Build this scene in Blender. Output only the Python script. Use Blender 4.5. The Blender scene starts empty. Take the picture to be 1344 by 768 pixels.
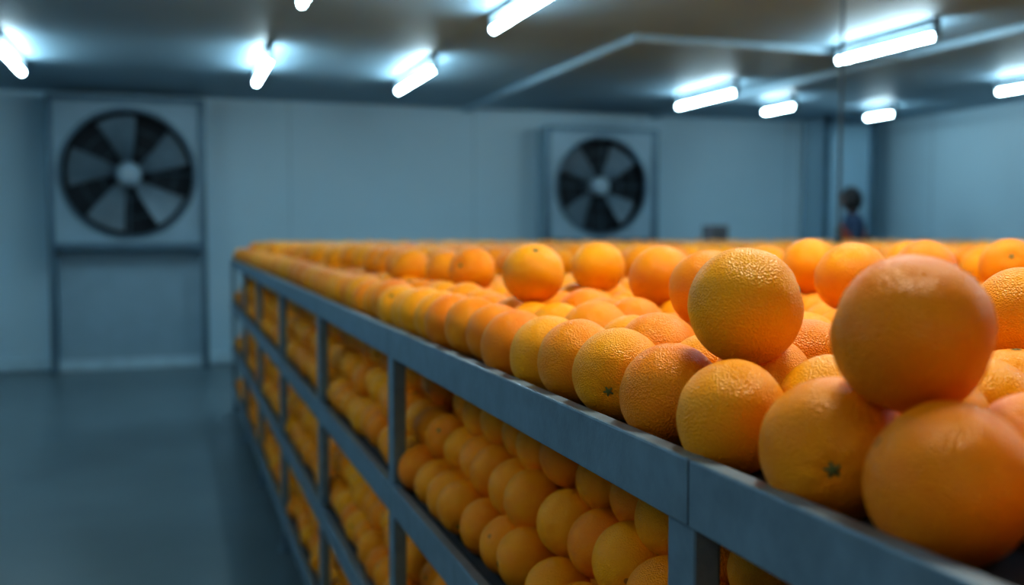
import bpy, bmesh, math, random
from mathutils import Vector, Matrix, noise
random.seed(7)
scene = bpy.context.scene
CAMH = 1.25
CEIL = 2.51
RX = 0.388          # outer face of rack
RY0, RY1 = -0.377, 7.375
RXE = 5.9

# ---------------------------------------------------------------- materials
def new_mat(name):
    m = bpy.data.materials.new(name); m.use_nodes = True
    nt = m.node_tree
    return m, nt, nt.nodes["Principled BSDF"]

def simple_mat(name, col, rough=0.5, metal=0.0, var=0.12, vscale=6.0, bump=0.0, bscale=40.0, spec=None):
    m, nt, b = new_mat(name)
    b.inputs["Roughness"].default_value = rough
    b.inputs["Metallic"].default_value = metal
    if spec is not None: b.inputs["Specular IOR Level"].default_value = spec
    tc = nt.nodes.new("ShaderNodeTexCoord")
    n = nt.nodes.new("ShaderNodeTexNoise"); n.inputs["Scale"].default_value = vscale
    n.inputs["Detail"].default_value = 5
    nt.links.new(tc.outputs["Object"], n.inputs["Vector"])
    r = nt.nodes.new("ShaderNodeValToRGB")
    r.color_ramp.elements[0].position = 0.3; r.color_ramp.elements[1].position = 0.7
    r.color_ramp.elements[0].color = [c*(1-var) for c in col]+[1]
    r.color_ramp.elements[1].color = [min(1, c*(1+var)) for c in col]+[1]
    nt.links.new(n.outputs["Fac"], r.inputs["Fac"])
    nt.links.new(r.outputs["Color"], b.inputs["Base Color"])
    if bump > 0:
        n2 = nt.nodes.new("ShaderNodeTexNoise"); n2.inputs["Scale"].default_value = bscale
        nt.links.new(tc.outputs["Object"], n2.inputs["Vector"])
        bp = nt.nodes.new("ShaderNodeBump"); bp.inputs["Strength"].default_value = bump
        bp.inputs["Distance"].default_value = 0.01
        nt.links.new(n2.outputs["Fac"], bp.inputs["Height"])
        nt.links.new(bp.outputs["Normal"], b.inputs["Normal"])
    return m

def emit_mat(name, col, strength):
    m, nt, b = new_mat(name)
    b.inputs["Base Color"].default_value = (0.9, 0.95, 1, 1)
    b.inputs["Emission Color"].default_value = (*col, 1)
    b.inputs["Emission Strength"].default_value = strength
    return m

M_wall = simple_mat("insulated_panel", (0.53, 0.71, 0.80), 0.42, 0, 0.04, 0.7, 0.05, 3)
M_seam = simple_mat("panel_seam", (0.38, 0.53, 0.61), 0.5)
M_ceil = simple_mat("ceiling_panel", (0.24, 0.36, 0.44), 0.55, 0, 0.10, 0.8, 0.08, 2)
M_floor = simple_mat("polished_concrete", (0.125, 0.175, 0.195), 0.30, 0, 0.16, 1.3, 0.05, 8)
M_curb = simple_mat("curb_paint", (0.50, 0.66, 0.73), 0.5)
M_steel = simple_mat("galvanized_steel", (0.21, 0.31, 0.39), 0.36, 0.45, 0.12, 30, 0.06, 120)
M_tray = simple_mat("tray_sheet", (0.05, 0.07, 0.09), 0.6, 0.3)
M_house = simple_mat("fan_housing_paint", (0.33, 0.46, 0.54), 0.45, 0.1, 0.05)
M_frame = simple_mat("fan_frame_steel", (0.13, 0.21, 0.27), 0.4, 0.4)
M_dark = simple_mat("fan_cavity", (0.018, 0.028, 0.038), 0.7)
M_blade = simple_mat("fan_blade_aluminium", (0.19, 0.26, 0.31), 0.45, 0.2)
M_hub = simple_mat("fan_hub", (0.40, 0.53, 0.61), 0.35, 0.2)
M_fix = simple_mat("lamp_housing", (0.12, 0.17, 0.20), 0.5)
M_tube = emit_mat("lamp_tube", (0.65, 0.90, 1.0), 49.0)
M_cable = simple_mat("conduit_rubber", (0.05, 0.08, 0.10), 0.5)
M_trunk = simple_mat("trunking_metal", (0.32, 0.45, 0.53), 0.45, 0.2)
M_pillar = simple_mat("pillar_cladding", (0.42, 0.57, 0.66), 0.16, 0.6, 0.08, 1)

# orange peel
M_or, nt, b = new_mat("orange_peel")
b.inputs["Roughness"].default_value = 0.32
b.inputs["IOR"].default_value = 1.38
b.inputs["Specular IOR Level"].default_value = 0.5
b.inputs["Specular Tint"].default_value = (1.0, 0.88, 0.66, 1)
tc = nt.nodes.new("ShaderNodeTexCoord"); oi = nt.nodes.new("ShaderNodeObjectInfo")
ramp = nt.nodes.new("ShaderNodeValToRGB")
e = ramp.color_ramp.elements
e[0].position = 0; e[0].color = (0.90, 0.245, 0.003, 1)
e[1].position = 1; e[1].color = (0.97, 0.425, 0.005, 1)
nz = nt.nodes.new("ShaderNodeTexNoise"); nz.inputs["Scale"].default_value = 1.6; nz.inputs["Detail"].default_value = 4
nt.links.new(tc.outputs["Object"], nz.inputs["Vector"])
mx = nt.nodes.new("ShaderNodeMath"); mx.operation = 'MULTIPLY_ADD'
mx.inputs[1].default_value = 0.75
nt.links.new(oi.outputs["Random"], mx.inputs[0])
ms = nt.nodes.new("ShaderNodeMath"); ms.operation = 'MULTIPLY_ADD'; ms.inputs[1].default_value = 0.9; ms.inputs[2].default_value = -0.33
nt.links.new(nz.outputs["Fac"], ms.inputs[0]); nt.links.new(ms.outputs[0], mx.inputs[2])
nt.links.new(mx.outputs[0], ramp.inputs["Fac"])
vo = nt.nodes.new("ShaderNodeTexVoronoi"); vo.inputs["Scale"].default_value = 27
nt.links.new(tc.outputs["Object"], vo.inputs["Vector"])
nt.links.new(ramp.outputs["Color"], b.inputs["Base Color"])
bp = nt.nodes.new("ShaderNodeBump"); bp.inputs["Strength"].default_value = 0.7; bp.inputs["Distance"].default_value = 0.0014
nt.links.new(vo.outputs["Distance"], bp.inputs["Height"]); nt.links.new(bp.outputs["Normal"], b.inputs["Normal"])
M_cal = simple_mat("orange_calyx", (0.16, 0.17, 0.04), 0.6, 0, 0.3, 8)
M_navel = simple_mat("orange_navel", (0.42, 0.16, 0.02), 0.7)

# ---------------------------------------------------------------- mesh helpers
class MB:
    def __init__(s): s.v=[]; s.f=[]; s.m=[]; s.mats=[]
    def mi(s, mat):
        if mat not in s.mats: s.mats.append(mat)
        return s.mats.index(mat)
    def box(s, x0,x1,y0,y1,z0,z1, mat):
        i=len(s.v); k=s.mi(mat)
        s.v += [(x0,y0,z0),(x1,y0,z0),(x1,y1,z0),(x0,y1,z0),(x0,y0,z1),(x1,y0,z1),(x1,y1,z1),(x0,y1,z1)]
        for q in [(0,3,2,1),(4,5,6,7),(0,1,5,4),(1,2,6,5),(2,3,7,6),(3,0,4,7)]:
            s.f.append([i+a for a in q]); s.m.append(k)
    def tube(s, p0, p1, r, mat, n=16, r1=None, cap=True):
        p0=Vector(p0); p1=Vector(p1); r1 = r if r1 is None else r1
        d=(p1-p0).normalized(); q=d.to_track_quat('Z','Y')
        i=len(s.v); k=s.mi(mat)
        for p,rr in ((p0,r),(p1,r1)):
            for a in range(n):
                t=2*math.pi*a/n
                s.v.append(tuple(p+q@Vector((math.cos(t)*rr, math.sin(t)*rr,0))))
        for a in range(n):
            bb=(a+1)%n
            s.f.append([i+a,i+bb,i+n+bb,i+n+a]); s.m.append(k)
        if cap:
            s.f.append([i+a for a in range(n)][::-1]); s.m.append(k)
            s.f.append([i+n+a for a in range(n)]); s.m.append(k)
    def ring(s, c, r_in, r_out, y0, y1, mat, n=64):
        i=len(s.v); k=s.mi(mat)
        for a in range(n):
            t=2*math.pi*a/n; cx,sx=math.cos(t),math.sin(t)
            for (r,y) in ((r_in,y0),(r_out,y0),(r_out,y1),(r_in,y1)):
                s.v.append((c[0]+cx*r, y, c[2]+sx*r))
        for a in range(n):
            o=i+a*4; p=i+((a+1)%n)*4
            for j in range(4):
                jj=(j+1)%4
                s.f.append([o+j,o+jj,p+jj,p+j]); s.m.append(k)
    def obj(s, name, smooth=False, bevel=0.0, parent=None):
        me=bpy.data.meshes.new(name); me.from_pydata(s.v,[],s.f)
        for mt in s.mats: me.materials.append(mt)
        for p,k in zip(me.polygons,s.m):
            p.material_index=k; p.use_smooth=smooth
        bm=bmesh.new(); bm.from_mesh(me); bmesh.ops.recalc_face_normals(bm, faces=bm.faces); bm.to_mesh(me); bm.free()
        me.update()
        o=bpy.data.objects.new(name,me); scene.collection.objects.link(o)
        if bevel>0:
            md=o.modifiers.new("bevel",'BEVEL'); md.width=bevel; md.segments=2; md.limit_method='ANGLE'
        if parent: o.parent=parent
        return o
def empty(name, loc=(0,0,0)):
    o=bpy.data.objects.new(name,None); o.location=loc; scene.collection.objects.link(o); return o

# ---------------------------------------------------------------- room
X0,X1,Y0,Y1 = -3.6, 7.8, -3.2, 10.1
def slab(name, *a, mat):
    m=MB(); m.box(*a, mat); return m.obj(name)
slab("floor", X0-.1,X1+.1,Y0-.1,Y1+.1,-0.1,0.0, mat=M_floor)
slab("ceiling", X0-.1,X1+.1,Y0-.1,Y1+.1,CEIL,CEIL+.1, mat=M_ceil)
m=MB(); m.box(X0-.1,X1+.1,Y1,Y1+.1,0,CEIL,M_wall)
x=-2.6
while x<7.5:
    m.box(x-.006,x+.006,Y1-.003,Y1,0.13,CEIL,M_seam); x+=1.85
m.obj("wall_back")
m=MB(); m.box(X1,X1+.1,Y0,Y1,0,CEIL,M_wall)
y=-2.0
while y<9.8:
    m.box(X1-.003,X1,y-.006,y+.006,0.13,CEIL,M_seam); y+=1.85
m.obj("wall_right")
slab("wall_left", X0-.1,X0,Y0,Y1,0,CEIL, mat=M_wall)
slab("wall_front", X0,X1,Y0-.1,Y0,0,CEIL, mat=M_wall)
slab("baseboard_back", X0,X1,Y1-.05,Y1,0,0.11, mat=M_curb).modifiers.new("b",'BEVEL').width=.012
slab("baseboard_right", X1-.05,X1,Y0,Y1-.05,0,0.11, mat=M_curb)
# pillar
m=MB(); m.box(6.82,7.44,9.62,10.045,0,CEIL,M_pillar); m.box(6.79,7.47,9.59,10.045,0,0.2,M_curb)
m.box(6.80,6.87,9.60,9.66,0.2,CEIL,M_frame); m.box(7.39,7.46,9.60,9.66,0.2,CEIL,M_frame)
m.box(6.80,7.46,9.60,9.64,CEIL-.08,CEIL,M_frame)
m.obj("pillar", bevel=.008)

# ceiling trunking
zc0=CEIL-.045
for a in ((2.82,2.89,6.0,10.05),(2.89,4.90,6.0,6.07),(4.90,4.97,3.0,10.05)):
    m=MB(); m.box(*a,zc0,CEIL,M_trunk); m.obj("cable_trunking", bevel=.004)

# lamps
def lamp(x,y0,y1):
    e=empty("tube_lamp",(x,(y0+y1)/2,CEIL)); L=(y1-y0)/2
    m=MB(); m.box(-.022,.022,-L,L,-.045,0,M_fix); m.box(-.018,.018,-L,-L+.03,-.123,-.045,M_fix); m.box(-.018,.018,L-.03,L,-.123,-.045,M_fix)
    m.obj("housing",bevel=.004,parent=e)
    m=MB(); m.tube((0,-L+.03,-.105),(0,L-.03,-.105),.0175,M_tube,n=16)
    m.obj("tube",smooth=False,parent=e)
LAMPS=[(-1.0,7.1,8.25),(-1.0,4.4,5.6),
 (.65,7.05,8.25),(.65,4.15,5.35),
 (1.79,7.1,8.35),(1.77,4.4,5.68),
 (4.45,7.5,8.55),(4.29,4.98,5.95),
 (5.45,8.15,8.7),(6.70,8.35,8.8),(6.50,5.75,6.85),
 (-1.0,1.6,2.87),(1.77,1.75,3.0),(4.33,1.9,3.1),(6.57,2.2,3.4),  # this row and the next: unseen tubes added for lighting
 (.65,-1.6,-.35)]
for l in LAMPS: lamp(*l)
def fill_panel(x,y,power,sx=1.2,sy=.6,col=(1,.92,.78)):  # invented out-of-view panel, added as warm fill on the oranges
    e=empty("added_fill_panel",(x,y,CEIL))
    m=MB(); m.box(-sx/2-.03,sx/2+.03,-sy/2-.03,sy/2+.03,-.03,0,M_fix); m.obj("housing",bevel=.004,parent=e)
    l=bpy.data.lights.new("added_fill_light",'AREA'); l.shape='RECTANGLE'; l.size=sx; l.size_y=sy; l.energy=power; l.color=col
    o=bpy.data.objects.new("added_fill_light",l); scene.collection.objects.link(o); o.parent=e; o.location=(0,0,-.034)
fill_panel(.95,1.2,23,.4,.4)
fill_panel(3.2,1.6,17)
fill_panel(-1.6,.0,12)

# ---------------------------------------------------------------- wall fans
def wall_fan(cx,cz,w,h,r,legs,rot,nb=5):
    e=empty("industrial_wall_fan",(cx,Y1,0))
    d=.30
    m=MB()
    k=m.mi(M_house); n=64; i=len(m.v)
    def sq(t):
        c,s_=math.cos(t),math.sin(t); q=max(abs(c)/(w/2),abs(s_)/(h/2)); return c/q, s_/q
    angs=sorted(set([2*math.pi*a/n for a in range(n)]+[math.atan2(h/2*sy,w/2*sx)%(2*math.pi) for sx in(-1,1) for sy in(-1,1)]))
    n=len(angs)
    for t in angs:
        a_,b_=sq(t); m.v.append((a_,-d,cz+b_)); 
    for t in angs: m.v.append((math.cos(t)*r*1.04,-d,cz+math.sin(t)*r*1.04))
    for t in angs: m.v.append((math.cos(t)*r,-d+.06,cz+math.sin(t)*r))
    for t in angs: m.v.append((math.cos(t)*r,-d+.2,cz+math.sin(t)*r))
    for t in angs:
        a_,b_=sq(t); m.v.append((a_,0,cz+b_))
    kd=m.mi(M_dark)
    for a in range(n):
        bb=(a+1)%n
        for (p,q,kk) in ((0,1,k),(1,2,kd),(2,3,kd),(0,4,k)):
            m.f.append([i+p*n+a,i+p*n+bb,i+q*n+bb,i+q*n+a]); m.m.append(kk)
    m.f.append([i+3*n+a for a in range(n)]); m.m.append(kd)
    m.obj("housing",parent=e)
    m=MB(); t=.055; yb=-d-.035
    zt=cz+h/2; zb=cz-h/2
    bot = 0.0 if legs else zb
    m.box(-w/2-.02,-w/2+t-.02,yb,-d+.01,bot,zt,M_frame)
    m.box(w/2-t+.02,w/2+.02,yb,-d+.01,bot,zt,M_frame)
    m.box(-w/2+t-.02,w/2-t+.02,yb,-d+.01,zt-.05,zt,M_frame)
    m.box(-w/2+t-.02,w/2-t+.02,yb-.03,-d+.01,zb,zb+.06,M_frame)
    if legs:
        m.box(-w/2+t-.02,w/2-t+.02,-.12,-.06,0.0,zb,M_house)
        m.box(-w/2-.02,w/2+.02,-.13,-.05,0.0,.10,M_curb)
        for sx in (-1,1):
            m.box(sx*(w/2-.01)-.02,sx*(w/2-.01)+.02,-d,-.06,zb-.06,zb-.01,M_frame)
    m.obj("frame",bevel=.004,parent=e)
    m=MB(); m.ring((0,0,cz),r*.985,r*1.03,-d-.02,-d+.02,M_frame)
    for rr in (.4,.7): m.ring((0,0,cz),r*rr-.002,r*rr+.002,-d-.012,-d-.008,M_frame,48)
    for a in range(4):
        t=a*math.pi/2
        m.tube((math.cos(t)*.08,-d-.01,cz+math.sin(t)*.08),(math.cos(t)*r,-d-.01,cz+math.sin(t)*r),.004,M_frame,6)
    m.obj("guard",parent=e)
    m=MB(); k=m.mi(M_blade)
    for a in range(nb):
        t0=rot+2*math.pi*a/nb; i=len(m.v); S=6
        for s_ in range(S+1):
            f=s_/S; rr=r*(.14+.78*f); half=(.34+.0*f)
            for g in range(5):
                u=(g/4*2-1); ang=t0+u*half+ .10*f
                m.v.append((math.cos(ang)*rr,-d+.09+.045*u,cz+math.sin(ang)*rr))
        for s_ in range(S):
            for g in range(4):
                o=i+s_*5+g; m.f.append([o,o+1,o+6,o+5]); m.m.append(k)
    m.obj("blades",smooth=True,parent=e)
    m=MB(); m.tube((0,-d+.16,cz),(0,-d+.02,cz),r*.19,M_hub,32); m.tube((0,-d+.02,cz),(0,-d-.01,cz),r*.19,M_hub,32,r1=r*.12)
    m.obj("hub",parent=e)
wall_fan(-.35,CAMH+.525,1.29,1.36,.565,True,math.radians(24),5)
wall_fan(4.24,CAMH+.48,1.22,1.20,.50,False,math.radians(45),4)

# ---------------------------------------------------------------- rack
rack=empty("orange_storage_rack")
ZR=[CAMH-d for d in (.18,.48,.78,1.08)]     # rail tops
RH=.056
m=MB()
posts=[.7226+1.1*(i) for i in range(-1,7)]
posts[2]+=.08
xs=[RX+.006, 1.9,3.5,RXE-.04]
for px in xs:
    for py in posts:
        py0=py; m.box(px,px+.026,py0,py0+.046,0.012,ZR[0]-.004,M_steel)
        m.box(px-.012,px+.04,py0-.012,py0+.058,0,0.012,M_steel)
m.obj("posts",bevel=.003,parent=rack)
m=MB()
for z in ZR:
    for a,bq in zip(posts[:-1],posts[1:]):
        m.box(RX,RX+.018,a+.0015,bq-.0015,z-RH,z,M_steel)
        m.box(RX+.018,RX+.034,a+.0015,bq-.0015,z-.024,z-.018,M_steel)
        m.box(RXE-.016,RXE,a+.0015,bq-.0015,z-RH,z,M_steel)
    m.box(RX,RX+.018,posts[-1]+.0015,posts[-1]+.046,z-RH,z,M_steel)
    for yy in (posts[0],posts[-1]+.03):
        m.box(RX+.018,RXE-.016,yy,yy+.016,z-RH,z,M_steel)
m.obj("rails",bevel=.0025,parent=rack)
m=MB()
for z in ZR:
    m.box(RX+.034,RXE-.02,posts[0]+.02,posts[-1]+.028,z-.028,z-.018,M_tray)
    for py in posts[1:-1]:
        m.box(RX+.034,RXE-.02,py+.005,py+.04,z-.056,z-.028,M_steel)
m.obj("trays",parent=rack)

# ---------------------------------------------------------------- oranges
protos=bpy.data.collections.new("orange_variants")
def make_orange(name, seed, calyx=True):
    bm=bmesh.new()
    bmesh.ops.create_uvsphere(bm,u_segments=56,v_segments=40,radius=1)
    off=Vector((seed*3.1,seed*1.7,seed))
    for v in bm.verts:
        p=v.co.copy(); n=p.normalized()
        rad=1+.022*noise.noise(n*1.3+off)+.006*noise.noise(n*4+off)
        a=math.acos(max(-1,min(1,n.z)))
        rad-= .07*math.exp(-(a/.20)**2)
        rad-= .035*math.exp(-((math.pi-a)/.11)**2)
        az=math.atan2(n.y,n.x)
        rad-= .010*math.exp(-((a-.35)/.25)**2)*(math.cos(az*7+seed)*.5+.5)
        v.co=n*rad; v.co.z*= .955+.02*math.sin(seed)
    for f in bm.faces:
        f.smooth=True; f.material_index=0
        c=f.calc_center_median().normalized()
        if c.z<-.9985: f.material_index=2
    me=bpy.data.meshes.new(name)
    if calyx:
        zt=max(v.co.z for v in bm.verts if abs(v.co.x)<.06 and abs(v.co.y)<.06 and v.co.z>0)
        N=20; ctr=bm.verts.new((0,0,zt+.035)); rg=[];rg2=[]
        for k in range(N):
            t=2*math.pi*k/N; r=.085+.040*math.cos(5*t+seed)
            rg.append(bm.verts.new((math.cos(t)*.042,math.sin(t)*.042,zt+.03)))
            rg2.append(bm.verts.new((math.cos(t)*r,math.sin(t)*r,zt+.012)))
        for k in range(N):
            kk=(k+1)%N
            f=bm.faces.new((ctr,rg[k],rg[kk])); f.material_index=1
            f=bm.faces.new((rg[k],rg2[k],rg2[kk],rg[kk])); f.material_index=1
    bm.to_mesh(me); bm.free()
    for mt in (M_or,M_cal,M_navel): me.materials.append(mt)
    o=bpy.data.objects.new(name,me); protos.objects.link(o); return o
for i in range(4): make_orange("orange_%d"%i, i+1.3, True)

def rot_to(d):
    q=Vector(d).to_track_quat('Z','Y'); return tuple(q.to_euler('XYZ'))
def rrot():
    return (random.uniform(0,6.28),random.uniform(0,6.28),random.uniform(0,6.28))
top=[]
ZB=CAMH-.152
def add(lst,x,y,z,r,rot=None): lst.append((x,y,z,r,rot or rrot()))
edge=[(.36,.050),(.498,.051),(.613,.052),(.746,.049),(.868,.050),(.985,.049),(1.095,.049),(1.205,.050),(1.312,.049)]
for i,(y,r) in enumerate(edge):
    rot=rot_to((.8,-.5,random.uniform(-.6,.2)))
    P=Vector((.445,y,ZB))
    if i==2: rot=rot_to((Vector((0,0,CAMH))-P).normalized()+Vector((0,0,-.28)))
    if i==5: rot=rot_to((Vector((0,0,CAMH))-P).normalized()+Vector((-.25,.05,-.45)))
    add(top,.445+random.uniform(-.004,.004),y,ZB+random.uniform(-.003,.003),r,rot)
y=.25
while y>RY0+.09:
    add(top,.447,y,ZB,.05); y-=.108
y=1.312+.107
while y<RY1-.1:
    add(top,.447+random.uniform(-.006,.006),y,ZB+random.uniform(-.005,.005),random.uniform(.047,.051)); y+=random.uniform(.101,.108)
x=.447+.092; row=0
while x<RXE-.07:
    y=RY0+.09+(.054 if row%2==0 else 0)
    while y<RY1-.09:
        add(top,x+random.uniform(-.009,.009),y+random.uniform(-.009,.009),ZB+random.uniform(-.006,.012),random.uniform(.046,.0515)); y+=.108
    x+=.094; row+=1
sec=[(.495,.815,.067,.0535),(.468,.561,.068,.0535),(.55,1.545,.066,.05),(.605,2.085,.08,.05),(.759,1.77,.066,.05),
 (.717,1.427,.070,.05),(.64,1.14,.072,.05),(.889,1.19,.062,.05),(1.06,1.534,.06,.05),(1.174,1.38,.062,.05),(.80,.80,.084,.05),
 (1.39,1.424,.06,.05),(1.42,1.72,.066,.05),(.62,.40,.07,.05),(1.0,.95,.08,.05)]
s2=[]
for i,(x,y,d,r) in enumerate(sec):
    rot=None
    if i==0: rot=rot_to((.85,-.50,.35))
    if i==1: rot=rot_to((.78,-.62,-.3))
    if i==2: rot=rot_to((-.1,-.5,.75))
    add(s2,x,y,CAMH-d,r,rot)
cnt=0
for _ in range(26000):
    x=random.uniform(.53,RXE-.1); y=random.uniform(.2,RY1-.12)
    if y<2.0 and x<1.0: continue
    if y<2.4 and x<1.6 and random.random()>.02: continue
    ok=True
    for (a,bq,c,r,_r) in s2:
        if abs(a-x)<.101 and abs(bq-y)<.101 and (a-x)**2+(bq-y)**2<.0100: ok=False;break
    if ok:
        f=min(1,max(0,(y-2)/3.5))
        dd=random.uniform(.072,.088)*(1-f)+random.uniform(.100,.114)*f
        add(s2,x,y,CAMH-dd,random.uniform(.046,.050)); cnt+=1
        if cnt>1900: break
top+=s2

low=[]
for si,z in enumerate(ZR[1:]):
    for layer in range(3):
        zz=z-.018+.045+layer*.071
        for rowi in range(7):
            x=.388+.018+.048+layer*.034+rowi*.084
            y=RY0+.10+(.049 if (rowi+layer)%2 else 0)+random.uniform(0,.015)
            while y<RY1-.09:
                drop = layer==2 and rowi==0 and random.random()<.2
                if not drop:
                    rr=rot_to((random.uniform(-1,.3),random.uniform(-1,.4),random.uniform(-.7,.7))) if random.random()<.40 else None
                    add(low,x+random.uniform(-.008,.010),y+random.uniform(-.007,.007),zz+random.uniform(-.007,.007),random.uniform(.043,.0475),rr)
                y+=.098

def instancer(name,P,parent=None):
    me=bpy.data.meshes.new(name); me.from_pydata([p[:3] for p in P],[],[])
    me.attributes.new("rot",'FLOAT_VECTOR','POINT'); me.attributes.new("scl",'FLOAT','POINT'); me.attributes.new("idx",'INT','POINT')
    me.attributes["rot"].data.foreach_set("vector",[c for p in P for c in p[4]])
    me.attributes["scl"].data.foreach_set("value",[p[3] for p in P])
    me.attributes["idx"].data.foreach_set("value",[i%4 for i in range(len(P))])
    o=bpy.data.objects.new(name,me); scene.collection.objects.link(o)
    g=bpy.data.node_groups.new(name+"_nodes",'GeometryNodeTree')
    g.interface.new_socket("Geometry",in_out='INPUT',socket_type='NodeSocketGeometry')
    g.interface.new_socket("Geometry",in_out='OUTPUT',socket_type='NodeSocketGeometry')
    N=g.nodes; gi=N.new("NodeGroupInput"); go=N.new("NodeGroupOutput")
    ci=N.new("GeometryNodeCollectionInfo"); ci.inputs["Collection"].default_value=protos
    ci.inputs["Separate Children"].default_value=True; ci.inputs["Reset Children"].default_value=True
    ip=N.new("GeometryNodeInstanceOnPoints"); ip.inputs["Pick Instance"].default_value=True
    def attr(nm,ty):
        q=N.new("GeometryNodeInputNamedAttribute"); q.data_type=ty; q.inputs["Name"].default_value=nm; return q
    ar=attr("rot",'FLOAT_VECTOR'); as_=attr("scl",'FLOAT'); ai=attr("idx",'INT')
    er=N.new("FunctionNodeEulerToRotation")
    L=g.links.new
    L(gi.outputs[0],ip.inputs["Points"]); L(ci.outputs[0],ip.inputs["Instance"])
    L(ar.outputs["Attribute"],er.inputs[0]); L(er.outputs[0],ip.inputs["Rotation"])
    L(as_.outputs["Attribute"],ip.inputs["Scale"]); L(ai.outputs["Attribute"],ip.inputs["Instance Index"])
    L(ip.outputs[0],go.inputs[0])
    md=o.modifiers.new("instances",'NODES'); md.node_group=g
    if parent: o.parent=parent
    return o
pile=empty("orange_pile")
instancer("heaped_oranges",top,pile)
instancer("shelved_oranges",low,pile)
print("oranges",len(top),len(low))

# ---------------------------------------------------------------- hanging cable
m=MB(); m.tube((3.03,4.16,CAMH-.06),(3.03,4.16,CEIL),.008,M_cable,12); m.tube((3.03,4.16,CEIL-.03),(3.03,4.16,CEIL),.035,M_cable,16)
m.tube((3.03,4.16,CAMH-.06),(3.03,4.16,CAMH+.02),.016,M_cable,16)
m.obj("hanging_power_cable",smooth=False)

# ---------------------------------------------------------------- control pedestal
M_ped=simple_mat("pedestal_paint",(.20,.20,.23),.5); M_scr=simple_mat("pedestal_screen",(.13,.12,.12),.3)
e=empty("control_pedestal",(5.05,8.9,0))
m=MB(); m.box(-.17,.17,-.15,.15,0,.03,M_ped); m.box(-.04,.04,-.04,.04,.03,1.15,M_ped); m.box(-.10,.10,-.09,.07,1.12,1.32,M_ped)
m.box(-.08,.08,-.096,-.09,1.15,1.29,M_scr); m.box(-.16,.16,-.20,-.02,1.07,1.10,M_ped)
m.obj("body",bevel=.006,parent=e)

# ---------------------------------------------------------------- person
M_skin=simple_mat("skin",(.16,.09,.07),.5); M_hair=simple_mat("hair",(.015,.015,.018),.6)
M_jack=simple_mat("jacket_navy",(.03,.06,.12),.7); M_vest=simple_mat("safety_vest",(.40,.07,.035),.7)
M_trs=simple_mat("work_trousers",(.025,.03,.045),.8); M_shoe=simple_mat("boots",(.02,.018,.016),.6)
W=empty("warehouse_worker",(6.30,8.43,0)); W.rotation_euler=(0,0,math.radians(-118))
def skin(name,verts,edges,radii,mat,root=0,sub=2,parent=W):
    me=bpy.data.meshes.new(name); me.from_pydata(verts,edges,[]); me.materials.append(mat)
    o=bpy.data.objects.new(name,me); scene.collection.objects.link(o)
    md=o.modifiers.new("skin",'SKIN'); md.use_smooth_shade=True
    for i,r in enumerate(radii):
        sv=me.skin_vertices[0].data[i]; sv.radius=(r,r) if not isinstance(r,tuple) else r; sv.use_root=(i==root)
    s=o.modifiers.new("sub",'SUBSURF'); s.levels=sub; s.render_levels=sub
    o.parent=parent; return o
V=[(0,0,.90),(0,0,1.05),(0,0,1.22),(0,-.005,1.36),(0,.0,1.44),
   (.17,0,1.36),(.23,.01,1.12),(.20,-.14,.96),(.17,-.24,.98),
   (-.17,0,1.36),(-.22,-.03,1.12),(-.17,-.20,1.03),(-.12,-.30,1.06)]
E=[(0,1),(1,2),(2,3),(3,4),(3,5),(5,6),(6,7),(7,8),(3,9),(9,10),(10,11),(11,12)]
R=[(.16,.12),(.145,.11),(.165,.12),(.15,.11),.06,.07,.052,.044,.036,.07,.052,.044,.036]
skin("jacket",V,E,R,M_jack)
skin("vest",[(0,0,.93),(0,0,1.08),(0,0,1.22),(0,-.005,1.36)],[(0,1),(1,2),(2,3)],[(.18,.14),(.172,.136),(.19,.145),(.165,.135)],M_vest)
V=[(0,0,.93),(.09,0,.86),(.10,-.015,.50),(.10,.01,.10),(-.09,0,.86),(-.10,-.03,.50),(-.10,.0,.10)]
skin("trousers",V,[(0,1),(1,2),(2,3),(0,4),(4,5),(5,6)],[(.14,.11),.095,.065,.05,.095,.065,.05],M_trs)
for s_ in (1,-1):
    skin("boot_%s"%("l" if s_>0 else "r"),[(s_*.10,.03,.11),(s_*.10,.03,.05),(s_*.105,-.08,.045),(s_*.11,-.17,.04)],[(0,1),(1,2),(2,3)],[.052,.05,.043,.036],M_shoe)
skin("neck",[(0,.0,1.40),(0,-.01,1.50)],[(0,1)],[.055,.05],M_skin)
bm=bmesh.new(); bmesh.ops.create_uvsphere(bm,u_segments=32,v_segments=24,radius=1)
for v in bm.verts:
    c=v.co; x,y,z=c.x,c.y,c.z
    w=.077*(1-.22*max(0,-z)); dd=.098*(1-.10*max(0,-z)); 
    nx,ny,nz_=x*w,y*dd,z*.118
    if y<0:
        g=math.exp(-((x/.16)**2))
        ny-= .022*g*math.exp(-((z+.12)/.16)**2)
        ny-= .006*math.exp(-((x/.3)**2))*math.exp(-((z+.48)/.07)**2)
        ny-= .010*math.exp(-((x/.35)**2))*math.exp(-((z+.80)/.14)**2)
        ny+= .010*(math.exp(-(((abs(x)-.38)/.16)**2)))*math.exp(-((z-.05)/.12)**2)
    c.x,c.y,c.z=nx,ny,nz_
for f in bm.faces: f.smooth=True
me=bpy.data.meshes.new("head"); bm.to_mesh(me); bm.free(); me.materials.append(M_skin)
h=bpy.data.objects.new("head",me); scene.collection.objects.link(h); h.parent=W; h.location=(0,-.02,1.565); h.rotation_euler=(.15,0,math.radians(-40))
M_eye=simple_mat("eye",(.03,.02,.02),.2); M_lip=simple_mat("lips",(.35,.12,.10),.5)
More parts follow.
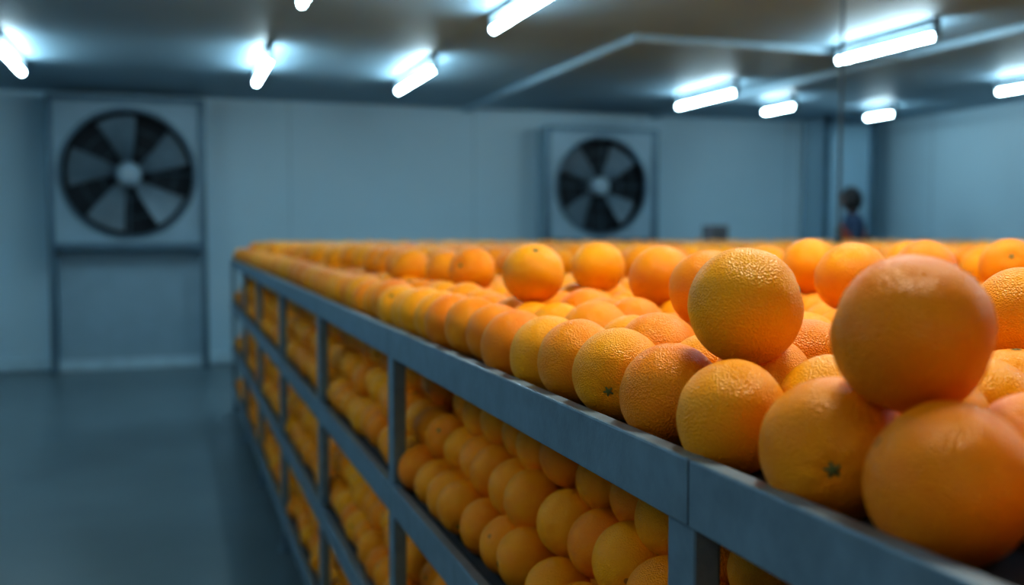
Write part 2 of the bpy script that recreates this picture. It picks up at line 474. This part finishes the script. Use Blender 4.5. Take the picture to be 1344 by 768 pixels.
def blob(name,loc,sc,mat,par):
    bm=bmesh.new(); bmesh.ops.create_uvsphere(bm,u_segments=20,v_segments=14,radius=1)
    for f in bm.faces: f.smooth=True
    me=bpy.data.meshes.new(name); bm.to_mesh(me); bm.free(); me.materials.append(mat)
    o=bpy.data.objects.new(name,me); scene.collection.objects.link(o); o.location=loc; o.scale=sc; o.parent=par; return o
for s_ in (-1,1):
    blob("eye_%d"%s_,(s_*.03,-.082,.004),(.012,.010,.008),M_eye,h)
    blob("ear_%d"%s_,(s_*.076,.005,-.008),(.010,.018,.030),M_skin,h)
blob("mouth",(0,-.096,-.056),(.022,.006,.006),M_lip,h)
bm=bmesh.new(); bmesh.ops.create_uvsphere(bm,u_segments=32,v_segments=24,radius=1)
for v in list(bm.verts):
    if v.co.z<-.85 or (v.co.y<-.30 and v.co.z<.38): bm.verts.remove(v)
for v in bm.verts: v.co=Vector((v.co.x*.088,v.co.y*.110+.006,v.co.z*.130+.002))
for f in bm.faces: f.smooth=True
me=bpy.data.meshes.new("hair"); bm.to_mesh(me); bm.free(); me.materials.append(M_hair)
hr=bpy.data.objects.new("hair",me); scene.collection.objects.link(hr); hr.parent=h
sd=hr.modifiers.new("s",'SOLIDIFY'); sd.thickness=.012
def hand(tag,base,d,up):
    d=Vector(d).normalized(); up=Vector(up).normalized(); side=d.cross(up).normalized()
    bse=Vector(base)
    skin("palm_"+tag,[tuple(bse),tuple(bse+d*.045),tuple(bse+d*.085)],[(0,1),(1,2)],[(.024,.018),(.036,.016),(.038,.014)],M_skin)
    for i,(o,l) in enumerate([(-.030,.070),(-.010,.080),(.010,.075),(.029,.058)]):
        p0=bse+d*.08+side*o; p1=p0+d*l*.5-up*.004; p2=p1+d*l*.28-up*.014; p3=p2+d*l*.15-up*.016
        skin("finger_%s_%d"%(tag,i),[tuple(p0),tuple(p1),tuple(p2),tuple(p3)],[(0,1),(1,2),(2,3)],[.009,.0085,.008,.0065],M_skin,sub=1)
    p0=bse+d*.03-side*.03; p1=p0+d*.03-side*.022-up*.008; p2=p1+d*.03-side*.004-up*.008
    skin("thumb_"+tag,[tuple(p0),tuple(p1),tuple(p2)],[(0,1),(1,2)],[.012,.010,.008],M_skin,sub=1)
hand("l",(.17,-.25,.982),(-.15,-.5,.05),(0,0,1))
hand("r",(-.12,-.31,1.065),(.1,-.5,.08),(0,0,1))

# ---------------------------------------------------------------- world + camera
w=bpy.data.worlds.new("world"); scene.world=w; w.use_nodes=True
w.node_tree.nodes["Background"].inputs[0].default_value=(.25,.4,.55,1); w.node_tree.nodes["Background"].inputs[1].default_value=.3
cam=bpy.data.cameras.new("camera"); co=bpy.data.objects.new("camera",cam); scene.collection.objects.link(co)
co.location=(0,0,CAMH); co.rotation_euler=(math.radians(90-3.36),0,math.radians(-18.4))
cam.lens=36; cam.sensor_width=36; cam.clip_start=.02
cam.dof.use_dof=True; cam.dof.focus_distance=1.02; cam.dof.aperture_fstop=3.2
scene.camera=co
scene.view_settings.view_transform='Standard'
for lk in ('Medium High Contrast','Standard - Medium High Contrast'):
    try:
        scene.view_settings.look=lk; print("look ok",lk); break
    except Exception as ex: print(ex)
